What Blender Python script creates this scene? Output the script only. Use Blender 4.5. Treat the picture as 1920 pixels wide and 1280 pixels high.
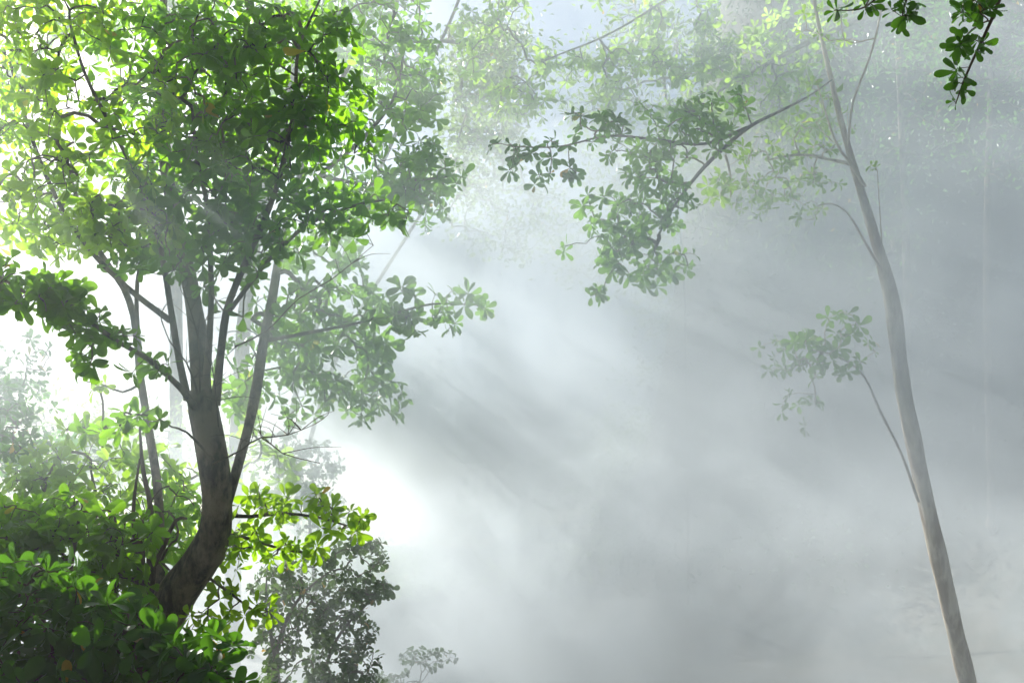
import bpy, math, random
import numpy as np
from mathutils import Vector, Matrix

for o in list(bpy.data.objects):
    bpy.data.objects.remove(o, do_unlink=True)
SC = bpy.context.scene
COL = SC.collection
R = math.radians

# ---------------------------------------------------------------- camera
PITCH = R(12)
CAM_Z = 1.6
FPX = 1867.0
cam_d = bpy.data.cameras.new('camera')
cam = bpy.data.objects.new('camera', cam_d)
COL.objects.link(cam)
cam.location = (0, 0, CAM_Z)
cam.rotation_euler = (R(90) + PITCH, 0, 0)
cam_d.sensor_width = 36
cam_d.lens = FPX / 1920 * 36
cam_d.clip_start = 0.05
cam_d.clip_end = 2000
SC.camera = cam

# ---------------------------------------------------------------- light
SUN_EL = 28.0          # degrees above the horizon
SUN_AZ = -34.5         # degrees from the view direction (+y), negative = to the left
world = bpy.data.worlds.new('World')
SC.world = world
world.use_nodes = True
wn = world.node_tree
for n in list(wn.nodes):
    wn.nodes.remove(n)
sky = wn.nodes.new('ShaderNodeTexSky')
sky.sky_type = 'NISHITA'
sky.sun_disc = False
sky.sun_elevation = R(SUN_EL)
sky.sun_rotation = R(SUN_AZ)
sky.air_density = 1.0
sky.dust_density = 0.8
bg = wn.nodes.new('ShaderNodeBackground')
bg.inputs[1].default_value = 0.05
wo = wn.nodes.new('ShaderNodeOutputWorld')
wn.links.new(sky.outputs[0], bg.inputs[0])
wn.links.new(bg.outputs[0], wo.inputs[0])

sd = bpy.data.lights.new('sun', 'SUN')
sd.energy = 5.0
sd.angle = R(0.5)
sd.color = (1.0, 0.97, 0.92)
sun = bpy.data.objects.new('sun', sd)
COL.objects.link(sun)
sdir = Vector((math.sin(R(SUN_AZ)) * math.cos(R(SUN_EL)), math.cos(R(SUN_AZ)) * math.cos(R(SUN_EL)), math.sin(R(SUN_EL))))
sun.rotation_euler = sdir.to_track_quat('Z', 'Y').to_euler()
sun.location = sdir * 60

SC.view_settings.view_transform = 'Standard'
SC.view_settings.look = 'None'
SC.view_settings.exposure = 1.66
SC.view_settings.gamma = 1.0
SC.view_settings.use_curve_mapping = False
cy = SC.cycles
cy.use_denoising = True
try:
    cy.denoiser = 'OPENIMAGEDENOISE'
except Exception:
    pass
cy.max_bounces = 8
cy.diffuse_bounces = 2
cy.glossy_bounces = 2
cy.transmission_bounces = 3
cy.volume_bounces = 1
cy.transparent_max_bounces = 8
cy.volume_step_rate = 1.0
cy.volume_max_steps = 256
cy.sample_clamp_indirect = 4.0
cy.use_adaptive_sampling = True
cy.adaptive_threshold = 0.02


def at(px, py, D):
    x = (px - 960) / FPX * D
    u = (640 - py) / FPX * D
    return np.array((x, D * math.cos(PITCH) - u * math.sin(PITCH), CAM_Z + D * math.sin(PITCH) + u * math.cos(PITCH)))


def sstep(a, b, x):
    t = np.clip((x - a) / (b - a), 0, 1)
    return t * t * (3 - 2 * t)


def ground_h(x, y):
    x = np.asarray(x, float)
    y = np.asarray(y, float)
    h = -0.8 + 0.12 * np.sin(x * 0.7 + 1) * np.cos(y * 0.5) + 0.05 * np.sin(x * 2.3) * np.sin(y * 1.9)
    h = h + 17 * sstep(-4, -22, y)                       # unseen bank added behind the viewer to cut sky fill
    edge = x - 4.5 - 0.16 * (y - 24)
    h = h + (30 * sstep(24, 44, y)) * sstep(-4, 5, edge)      # steep hillside beyond the clearing
    h = h + 9 * sstep(9, 22, x + 0.15 * (y - 10))             # right-hand slope
    far = sstep(60, 200, np.hypot(x, y))
    return h * (1 - far) + far * (2 + 3 * np.sin(x * 0.02) * np.cos(y * 0.017))


# ---------------------------------------------------------------- materials
def new_mat(name):
    m = bpy.data.materials.new(name)
    m.use_nodes = True
    nt = m.node_tree
    for n in list(nt.nodes):
        nt.nodes.remove(n)
    out = nt.nodes.new('ShaderNodeOutputMaterial')
    return m, nt, out


def leaf_mat(name, dark, light, trans, tmix=0.5, rough=0.38, odd=0.0015, oddcol=(0.5, 0.28, 0.03, 1), spec=0.28):
    m, nt, out = new_mat(name)
    N, L = nt.nodes.new, nt.links.new
    geo = N('ShaderNodeNewGeometry')
    ramp = N('ShaderNodeValToRGB')
    L(geo.outputs['Random Per Island'], ramp.inputs[0])
    cr = ramp.color_ramp
    cr.elements[0].position = 0.0
    cr.elements[0].color = (*dark, 1)
    cr.elements[1].position = 0.998 - odd
    cr.elements[1].color = (*light, 1)
    e = cr.elements.new(0.999 - odd)
    e.color = oddcol if odd > 0 else (*light, 1)
    tr = N('ShaderNodeValToRGB')
    L(geo.outputs['Random Per Island'], tr.inputs[0])
    tr.color_ramp.elements[0].color = (trans[0] * 0.75, trans[1] * 0.8, trans[2] * 0.8, 1)
    tr.color_ramp.elements[1].color = (*trans, 1)
    tr.color_ramp.elements[1].position = 0.998 - odd
    e = tr.color_ramp.elements.new(0.999 - odd)
    e.color = (0.75, 0.5, 0.05, 1) if odd > 0 else (*trans, 1)
    # fine mottling inside each blade
    tc = N('ShaderNodeTexCoord')
    no = N('ShaderNodeTexNoise')
    no.inputs['Scale'].default_value = 38
    no.inputs['Detail'].default_value = 2
    L(tc.outputs['Object'], no.inputs['Vector'])
    mr = N('ShaderNodeMapRange')
    mr.inputs[3].default_value = 0.7
    mr.inputs[4].default_value = 1.25
    L(no.outputs[0], mr.inputs[0])
    mul = N('ShaderNodeMix')
    mul.data_type = 'RGBA'
    mul.blend_type = 'MULTIPLY'
    mul.inputs[0].default_value = 1
    L(ramp.outputs[0], mul.inputs[6])
    L(mr.outputs[0], mul.inputs[7])
    p = N('ShaderNodeBsdfPrincipled')
    L(mul.outputs[2], p.inputs['Base Color'])
    p.inputs['Roughness'].default_value = rough
    p.inputs['Specular IOR Level'].default_value = spec
    t = N('ShaderNodeBsdfTranslucent')
    L(tr.outputs[0], t.inputs[0])
    mx = N('ShaderNodeMixShader')
    mx.inputs[0].default_value = tmix
    L(p.outputs[0], mx.inputs[1])
    L(t.outputs[0], mx.inputs[2])
    L(mx.outputs[0], out.inputs[0])
    return m


def bark_mat(name, c1, c2, scale=6, bump=0.5, stretch=0.35):
    m, nt, out = new_mat(name)
    N, L = nt.nodes.new, nt.links.new
    tc = N('ShaderNodeTexCoord')
    mp = N('ShaderNodeMapping')
    mp.inputs['Scale'].default_value = (1, 1, stretch)
    L(tc.outputs['Object'], mp.inputs[0])
    no = N('ShaderNodeTexNoise')
    no.inputs['Scale'].default_value = scale
    no.inputs['Detail'].default_value = 6
    no.inputs['Roughness'].default_value = 0.65
    L(mp.outputs[0], no.inputs['Vector'])
    ramp = N('ShaderNodeValToRGB')
    ramp.color_ramp.elements[0].position = 0.42
    ramp.color_ramp.elements[0].color = (*c1, 1)
    ramp.color_ramp.elements[1].position = 0.58
    ramp.color_ramp.elements[1].color = (*c2, 1)
    L(no.outputs[0], ramp.inputs[0])
    n2 = N('ShaderNodeTexNoise')
    n2.inputs['Scale'].default_value = scale * 9
    n2.inputs['Detail'].default_value = 5
    L(mp.outputs[0], n2.inputs['Vector'])
    ad = N('ShaderNodeMath')
    ad.operation = 'MULTIPLY_ADD'
    ad.inputs[1].default_value = 0.35
    L(n2.outputs[0], ad.inputs[0])
    L(no.outputs[0], ad.inputs[2])
    bp = N('ShaderNodeBump')
    bp.inputs['Strength'].default_value = bump
    bp.inputs['Distance'].default_value = 0.03
    L(ad.outputs[0], bp.inputs['Height'])
    p = N('ShaderNodeBsdfPrincipled')
    p.inputs['Roughness'].default_value = 0.85
    L(ramp.outputs[0], p.inputs['Base Color'])
    L(bp.outputs[0], p.inputs['Normal'])
    L(p.outputs[0], out.inputs[0])
    return m


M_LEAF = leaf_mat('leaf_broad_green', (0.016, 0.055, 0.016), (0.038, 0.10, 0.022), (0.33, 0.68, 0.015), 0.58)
M_LEAF_LIME = leaf_mat('leaf_lime_green', (0.05, 0.12, 0.02), (0.09, 0.17, 0.03), (0.52, 0.84, 0.02), 0.62)  # lighter copy of the green leaf, backlight put into its colour
M_LEAF_DARK = leaf_mat('leaf_deep_green', (0.015, 0.042, 0.012), (0.03, 0.075, 0.02), (0.22, 0.58, 0.02), 0.36, rough=0.3, odd=0.01)
M_LEAF_SMALL = leaf_mat('leaf_small_olive', (0.018, 0.045, 0.02), (0.04, 0.085, 0.03), (0.20, 0.36, 0.05), 0.3, odd=0.01, oddcol=(0.25, 0.12, 0.03, 1), rough=0.6, spec=0.12)
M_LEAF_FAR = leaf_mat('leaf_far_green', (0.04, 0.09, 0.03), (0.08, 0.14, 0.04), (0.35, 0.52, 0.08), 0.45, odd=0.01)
M_LEAF_HILL = leaf_mat('leaf_hillside_dark', (0.012, 0.03, 0.012), (0.03, 0.06, 0.02), (0.06, 0.16, 0.02), 0.15, rough=0.7, odd=0, spec=0.1)
M_LEAF_RED = leaf_mat('leaf_rust_red', (0.25, 0.05, 0.02), (0.4, 0.10, 0.04), (0.7, 0.2, 0.08), 0.45, odd=0)
M_BARK = bark_mat('bark_mottled_brown', (0.025, 0.016, 0.010), (0.27, 0.205, 0.145), 5, 1.0, 0.5)
M_BARK_PALE = bark_mat('bark_pale', (0.46, 0.35, 0.26), (0.82, 0.71, 0.57), 7, 0.8, 0.25)
M_BARK_STEM = bark_mat('bark_stem', (0.07, 0.045, 0.03), (0.15, 0.10, 0.07), 9, 0.3)


# ---------------------------------------------------------------- objects
def link(name, verts, faces, mat, parent=None, origin=None, smooth=True):
    verts = np.asarray(verts, dtype=np.float64)
    if origin is not None:
        verts = verts - np.asarray(origin)
    me = bpy.data.meshes.new(name)
    faces = np.asarray(faces, dtype=np.int32)
    nv, nf, k = len(verts), len(faces), faces.shape[1]
    me.vertices.add(nv)
    me.vertices.foreach_set('co', verts.astype(np.float32).ravel())
    me.loops.add(nf * k)
    me.loops.foreach_set('vertex_index', faces.ravel())
    me.polygons.add(nf)
    me.polygons.foreach_set('loop_start', np.arange(0, nf * k, k, dtype=np.int32))
    me.update(calc_edges=True)
    me.validate()
    me.polygons.foreach_set('use_smooth', [smooth] * len(me.polygons))
    me.materials.append(mat)
    o = bpy.data.objects.new(name, me)
    COL.objects.link(o)
    if parent is not None:
        o.parent = parent
    elif origin is not None:
        o.location = origin
    return o


def thing(name, label, cat, loc, group=None):
    o = bpy.data.objects.new(name, None)
    o.empty_display_size = 0.3
    o.location = loc
    o['label'] = label
    o['category'] = cat
    if group:
        o['group'] = group
    COL.objects.link(o)
    return o


def catmull(P, rad, step=0.12):
    P = np.asarray(P, float)
    rad = np.asarray(rad, float)
    if len(P) == 2:
        n = max(2, int(np.linalg.norm(P[1] - P[0]) / step))
        t = np.linspace(0, 1, n + 1)[:, None]
        return P[0] + (P[1] - P[0]) * t, rad[0] + (rad[1] - rad[0]) * t[:, 0]
    Q = np.vstack([2 * P[0] - P[1], P, 2 * P[-1] - P[-2]])
    out, ro = [], []
    for i in range(1, len(Q) - 2):
        a, b, c, d = Q[i - 1], Q[i], Q[i + 1], Q[i + 2]
        n = max(2, int(np.linalg.norm(c - b) / step))
        for k in range(n):
            t = k / n
            out.append(0.5 * ((2 * b) + (-a + c) * t + (2 * a - 5 * b + 4 * c - d) * t * t + (-a + 3 * b - 3 * c + d) * t ** 3))
            ro.append(rad[i - 1] + (rad[i] - rad[i - 1]) * t)
    out.append(P[-1])
    ro.append(rad[-1])
    return np.array(out), np.array(ro)


def tube(path, rad, sides=10, rough=0.0, rng=None):
    """verts, faces of a tapered tube round a path"""
    path = np.asarray(path, float)
    n = len(path)
    T = np.gradient(path, axis=0)
    T /= np.linalg.norm(T, axis=1)[:, None] + 1e-9
    ref = np.array((0.0, 1.0, 0.0)) if abs(T[0, 1]) < 0.8 else np.array((1.0, 0, 0))
    V = np.zeros((n * sides, 3))
    u = np.cross(T[0], ref)
    u /= np.linalg.norm(u)
    ang = np.arange(sides) * 2 * math.pi / sides
    ph = rng.uniform(0, 6.28, 6) if rng is not None else np.zeros(6)
    s = 0.0
    for i in range(n):
        u = u - T[i] * np.dot(u, T[i])
        u /= np.linalg.norm(u) + 1e-9
        w = np.cross(T[i], u)
        r = np.full(sides, rad[i])
        if i:
            s += np.linalg.norm(path[i] - path[i - 1])
        if rough > 0:
            r = r * (1 + rough * (0.5 * np.sin(2 * ang + ph[0] + s * 1.3) + 0.5 * np.sin(3 * ang + ph[1] - s * 2.1)
                                  + 0.35 * np.sin(5 * ang + ph[2] + s * 3.7) + 0.45 * math.sin(s * 4.3 + ph[3]) + 0.3 * math.sin(s * 9.1 + ph[4])))
        V[i * sides:(i + 1) * sides] = path[i] + np.cos(ang)[:, None] * u * r[:, None] + np.sin(ang)[:, None] * w * r[:, None]
    i0 = np.arange(n - 1)[:, None] * sides + np.arange(sides)[None]
    i1 = np.arange(n - 1)[:, None] * sides + (np.arange(sides)[None] + 1) % sides
    F = np.stack([i0, i1, i1 + sides, i0 + sides], -1).reshape(-1, 4)
    # end caps: collapse the last ring a little
    V = np.vstack([V, V[-sides:] * 0.0 + path[-1] + T[-1] * rad[-1] * 0.6])
    c = n * sides
    cap = np.stack([(n - 1) * sides + np.arange(sides), (n - 1) * sides + (np.arange(sides) + 1) % sides,
                    c + (np.arange(sides) + 1) % sides, c + np.arange(sides)], -1)
    F = np.vstack([F, cap])
    return V, F


class Acc:
    def __init__(self):
        self.V, self.F, self.n = [], [], 0

    def add(self, V, F):
        self.V.append(V)
        self.F.append(F + self.n)
        self.n += len(V)

    def get(self):
        return np.vstack(self.V), np.vstack(self.F)


# ---------------------------------------------------------------- leaves
def leaf_base(rows, width=0.255, point=0.0):
    """obovate blade of unit length along +y, folded along the midrib, tip drooping"""
    if rows >= 6:
        ts = [0.0, 0.14, 0.34, 0.56, 0.74, 0.88, 0.96, 1.0]
        ws = [0.05, 0.22, 0.56, 0.88, 1.0, 0.84, 0.52, 0.08]
    elif rows >= 4:
        ts = [0.0, 0.3, 0.65, 0.88, 1.0]
        ws = [0.08, 0.5, 1.0, 0.8, 0.12]
    else:
        ts = [0.0, 0.6, 1.0]
        ws = [0.15, 1.0, 0.25]
    V = []
    for t, w in zip(ts, ws):
        w = w * width
        z = -0.16 * t * t
        V += [(-w, t, z + 0.30 * w), (0, t, z), (w, t, z + 0.30 * w)]
    F = []
    for i in range(len(ts) - 1):
        a = i * 3
        F += [(a, a + 1, a + 4, a + 3), (a + 1, a + 2, a + 5, a + 4)]
    return np.array(V), np.array(F)


LB = {6: leaf_base(6), 4: leaf_base(4), 2: leaf_base(2), 'round': leaf_base(4, 0.42), 'slim': leaf_base(4, 0.20)}


def unit(v):
    return v / (np.linalg.norm(v, axis=-1, keepdims=True) + 1e-9)


def leaves_mesh(P, Dv, Nv, size, lod, rng):
    B, F = LB[lod]
    Dv = unit(Dv)
    Nv = unit(Nv - Dv * np.sum(Nv * Dv, 1, keepdims=True))
    S = np.cross(Dv, Nv)
    m = len(P)
    curl = rng.uniform(0.2, 1.9, m)
    fold = rng.uniform(0.2, 1.6, m)
    wid = rng.uniform(0.62, 1.12, m)
    z = B[None, :, 2] * 1.0
    fz = np.abs(B[None, :, 0]) * 0.30
    zz = (z - fz) * curl[:, None] + fz * fold[:, None]
    V = P[:, None, :] + size[:, None, None] * (B[None, :, 0, None] * wid[:, None, None] * S[:, None, :] + B[None, :, 1, None] * Dv[:, None, :] + zz[..., None] * Nv[:, None, :])
    FF = (F[None] + (np.arange(m) * len(B))[:, None, None]).reshape(-1, 4)
    return V.reshape(-1, 3), FF


def whorls(tips, axes, size, lod, rng, kmin=3, kmax=7, flat=(50, 88), var=0.36):
    P, D, Nn, Sz = [], [], [], []
    for p, a in zip(tips, axes):
        a = a / (np.linalg.norm(a) + 1e-9)
        r = rng.normal(size=3)
        u = np.cross(a, r)
        u /= np.linalg.norm(u) + 1e-9
        w = np.cross(a, u)
        k = rng.integers(kmin, kmax + 1)
        ph = rng.uniform(0, 6.28)
        sc = rng.uniform(1 - var, 1 + var * 0.8)
        for j in range(k):
            an = ph + j * 2 * math.pi / k + rng.normal() * 0.22
            th = R(rng.uniform(*flat))
            rad = math.cos(an) * u + math.sin(an) * w
            d = a * math.cos(th) + rad * math.sin(th)
            d = d + np.array((0, 0, -0.18))
            nn = a * math.sin(th) - rad * math.cos(th) + rng.normal(size=3) * 0.22
            P.append(p + rad * 0.008 - a * rng.uniform(0, 0.02))
            D.append(d)
            Nn.append(nn)
            Sz.append(size * sc * rng.uniform(0.68, 1.12))
    P, D, Nn, Sz = np.array(P), np.array(D), np.array(Nn), np.array(Sz)
    return leaves_mesh(P, D, Nn, Sz, lod, rng)


SUND = np.array(tuple(sdir))
SHAFT_GAPS = []      # gaps cut in crowns along the sun direction to shape light shafts: (point, radius)
for (px_, py_, D_, r_) in [(150, 110, 9.2, .17), (225, 190, 9.2, .15), (120, 215, 9.4, .15), (262, 282, 9.1, .14), (180, 305, 9.1, .16), (480, 130, 9.0, .12), (80, 340, 9.6, .18), (345, 400, 9.1, .14)]:
    SHAFT_GAPS.append((at(px_, py_, D_), r_))
_g = np.random.default_rng(515)
for _ in range(75):
    SHAFT_GAPS.append((at(_g.uniform(540, 1450), _g.uniform(-260, 200), 17.2), _g.uniform(0.14, 0.30)))


def in_shaft_gap(p):
    for q, rr in SHAFT_GAPS:
        v = p - q
        if np.linalg.norm(v - SUND * np.dot(v, SUND)) < rr and abs(np.dot(v, SUND)) < 1.7:
            return True
    return False


def blob_points(blobs, rng):
    """cluster tips: each blob is (px, py, rx, ry, depth, depth radius, count) with py, px in photo pixels"""
    out = []
    for (cx, cy_, rx, ry, D, rD, n) in blobs:
        k = 0
        while k < n:
            a, b = rng.uniform(-1, 1, 2)
            if a * a + b * b > 1:
                continue
            c = rng.uniform(-1, 1)
            p = at(cx + a * rx, cy_ + b * ry, D + c * rD)
            k += 1
            if not in_shaft_gap(p):
                out.append(p)
    return np.array(out)


def clumps(x0, x1, y0, y1, D, rD, n, r, cnt, seed):
    rng = np.random.default_rng(seed)
    return [(rng.uniform(x0, x1), rng.uniform(y0, y1), rng.uniform(*r), rng.uniform(*r), D + rng.uniform(-rD, rD), 0.3, cnt) for _ in range(n)]


def grow(skel, tips, rng, sag=0.12, r0=0.0035, minseg=0.06, power=0.42, sides=5):
    """join every tip to the nearest wood already grown; returns twig mesh, tips, twig directions"""
    d0 = np.array([np.min(np.linalg.norm(skel - t, axis=1)) for t in tips])
    order = np.argsort(d0)
    nodes = [tuple(p) for p in skel]
    N = np.zeros((len(skel) + len(tips) * 4, 3))
    N[:len(skel)] = skel
    par = np.full(len(N), -1)
    cnt = len(skel)
    paths, dirs, pts = [], [], []
    for ti in order:
        t = tips[ti]
        dd = np.linalg.norm(N[:cnt] - t, axis=1)
        j = int(np.argmin(dd))
        L = dd[j]
        a = N[j].copy()
        side = rng.normal(size=3) * 0.10 * L
        q1 = a + (t - a) * 0.33 + side + np.array((0, 0, sag * L * 0.6))
        q2 = a + (t - a) * 0.68 + side * 0.6 + np.array((0, 0, sag * L))
        idx = [j]
        for q in (q1, q2, t):
            N[cnt] = q
            par[cnt] = idx[-1]
            idx.append(cnt)
            cnt += 1
        paths.append(idx)
        dirs.append(t - q2)
        pts.append(t)
    des = np.zeros(cnt)
    for idx in reversed(paths):
        des[idx[-1]] += 1
    for i in range(cnt - 1, len(skel) - 1, -1):
        if par[i] >= 0:
            des[par[i]] += des[i]
    acc = Acc()
    for idx in paths:
        P = N[idx]
        r = r0 * np.maximum(des[idx], 1) ** power
        r[0] = min(r[0], r[1] * 1.25)
        V, F = tube(P, r, sides)
        acc.add(V, F)
    return acc, np.array(pts), np.array(dirs)


def foot_py(px, D):
    py = 1290.0
    while py < 3000:
        p = at(px, py, D)
        if p[2] < float(ground_h(p[0], p[1])) - 0.15:
            break
        py += 10
    return py


def limb(points, wpx_scale=1.0, step=0.12):
    """points: (px, py, depth, width in photo pixels) -> smooth path and radii"""
    if points[0][1] > 1290:
        p0 = points[0]
        points = [(p0[0], foot_py(p0[0], p0[2])) + tuple(p0[2:])] + [p for p in points[1:] if p[1] < foot_py(p0[0], p0[2]) - 60]
    P = [at(p[0], p[1], p[2]) for p in points]
    r = [p[3] / FPX * p[2] * 0.5 * wpx_scale for p in points]
    return catmull(P, r, step)


def add_wood(name, parent, points, mat, rng, origin, rough=0.08, sides=12, extra=None):
    P, r = limb(points)
    V, F = tube(P, r, sides, rough, rng)
    acc = Acc()
    acc.add(V, F)
    if extra is not None:
        for (v, f) in zip(extra.V, [f - 0 for f in extra.F]):
            pass
        ev, ef = extra.get()
        acc.add(ev, ef)
    v, f = acc.get()
    return link(name, v, f, mat, parent, origin), P


def leafy_branch(parent, origin, points, blobs, size, leafmat, woodmat, seed, lod=6, name='branch', up=0.35, face=0.0, rough=0.06, sides=10,
                 flat=(50, 88), k=(3, 7), sag=0.12, r0=0.0035, extra_leaves=0.5, skip=0.0, fname='foliage', smooth=True):
    rng = np.random.default_rng(seed)
    P, r = limb(points)
    V, F = tube(P, r, sides, rough, rng)
    tips = blob_points(blobs, rng)
    n0 = int(len(P) * skip)
    acc, pts, dirs = grow(P[n0:], tips, rng, sag, r0)
    acc.V.append(V)
    acc.F.append(F + acc.n)
    acc.n += len(V)
    v, f = acc.get()
    b = link(name, v, f, woodmat, parent, origin)
    ax = unit(dirs) * 0.75 + rng.normal(size=dirs.shape) * 0.45 + np.array((0, -face, up))
    V, F = whorls(pts, ax, size, lod, rng, k[0], k[1], flat)
    A2 = Acc()
    A2.add(V, F)
    m = int(len(pts) * extra_leaves)
    if m:
        ii = rng.integers(0, len(pts), m)
        pp = pts[ii] - dirs[ii] * rng.uniform(0.2, 0.9, (m, 1))
        dv = unit(dirs[ii]) + rng.normal(size=(m, 3)) * 0.8
        nv = rng.normal(size=(m, 3)) * 0.5 + np.array((0, 0, 1.0))
        V, F = leaves_mesh(pp, dv, nv, size * rng.uniform(0.6, 1.0, m), lod, rng)
        A2.add(V, F)
    v, f = A2.get()
    fo = link(fname, v, f, leafmat, b, None)
    fo.data.vertices.foreach_set('co', (v - origin).astype(np.float32).ravel())
    fo.data.update()
    return b, P


# ---------------------------------------------------------------- ground
def make_ground():
    m, nt, out = new_mat('forest_floor')
    N, L = nt.nodes.new, nt.links.new
    tc = N('ShaderNodeTexCoord')
    no = N('ShaderNodeTexNoise')
    no.inputs['Scale'].default_value = 1.7
    no.inputs['Detail'].default_value = 8
    L(tc.outputs['Object'], no.inputs['Vector'])
    ramp = N('ShaderNodeValToRGB')
    ramp.color_ramp.elements[0].position = 0.35
    ramp.color_ramp.elements[0].color = (0.012, 0.02, 0.008, 1)
    ramp.color_ramp.elements[1].position = 0.65
    ramp.color_ramp.elements[1].color = (0.05, 0.042, 0.025, 1)
    L(no.outputs[0], ramp.inputs[0])
    bp = N('ShaderNodeBump')
    bp.inputs['Strength'].default_value = 0.6
    bp.inputs['Distance'].default_value = 0.1
    L(no.outputs[0], bp.inputs['Height'])
    p = N('ShaderNodeBsdfPrincipled')
    p.inputs['Roughness'].default_value = 0.95
    L(ramp.outputs[0], p.inputs['Base Color'])
    L(bp.outputs[0], p.inputs['Normal'])
    L(p.outputs[0], out.inputs[0])
    xs = np.concatenate([np.linspace(-600, -62, 12), np.linspace(-60, 60, 121), np.linspace(62, 600, 12)])
    ys = np.concatenate([np.linspace(-600, -62, 12), np.linspace(-60, 80, 141), np.linspace(82, 600, 12)])
    X, Y = np.meshgrid(xs, ys)
    Z = ground_h(X, Y)
    V = np.stack([X, Y, Z], -1).reshape(-1, 3)
    nx, ny = len(xs), len(ys)
    i = (np.arange(ny - 1)[:, None] * nx + np.arange(nx - 1)[None]).ravel()
    F = np.stack([i, i + 1, i + nx + 1, i + nx], -1)
    o = link('ground', V, F, m)
    o['kind'] = 'structure'


make_ground()


def gz(p):
    return float(ground_h(p[0], p[1]))


def base_of(px, py, D):
    p = at(px, py, D)
    return np.array((p[0], p[1], gz(p)))


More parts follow.
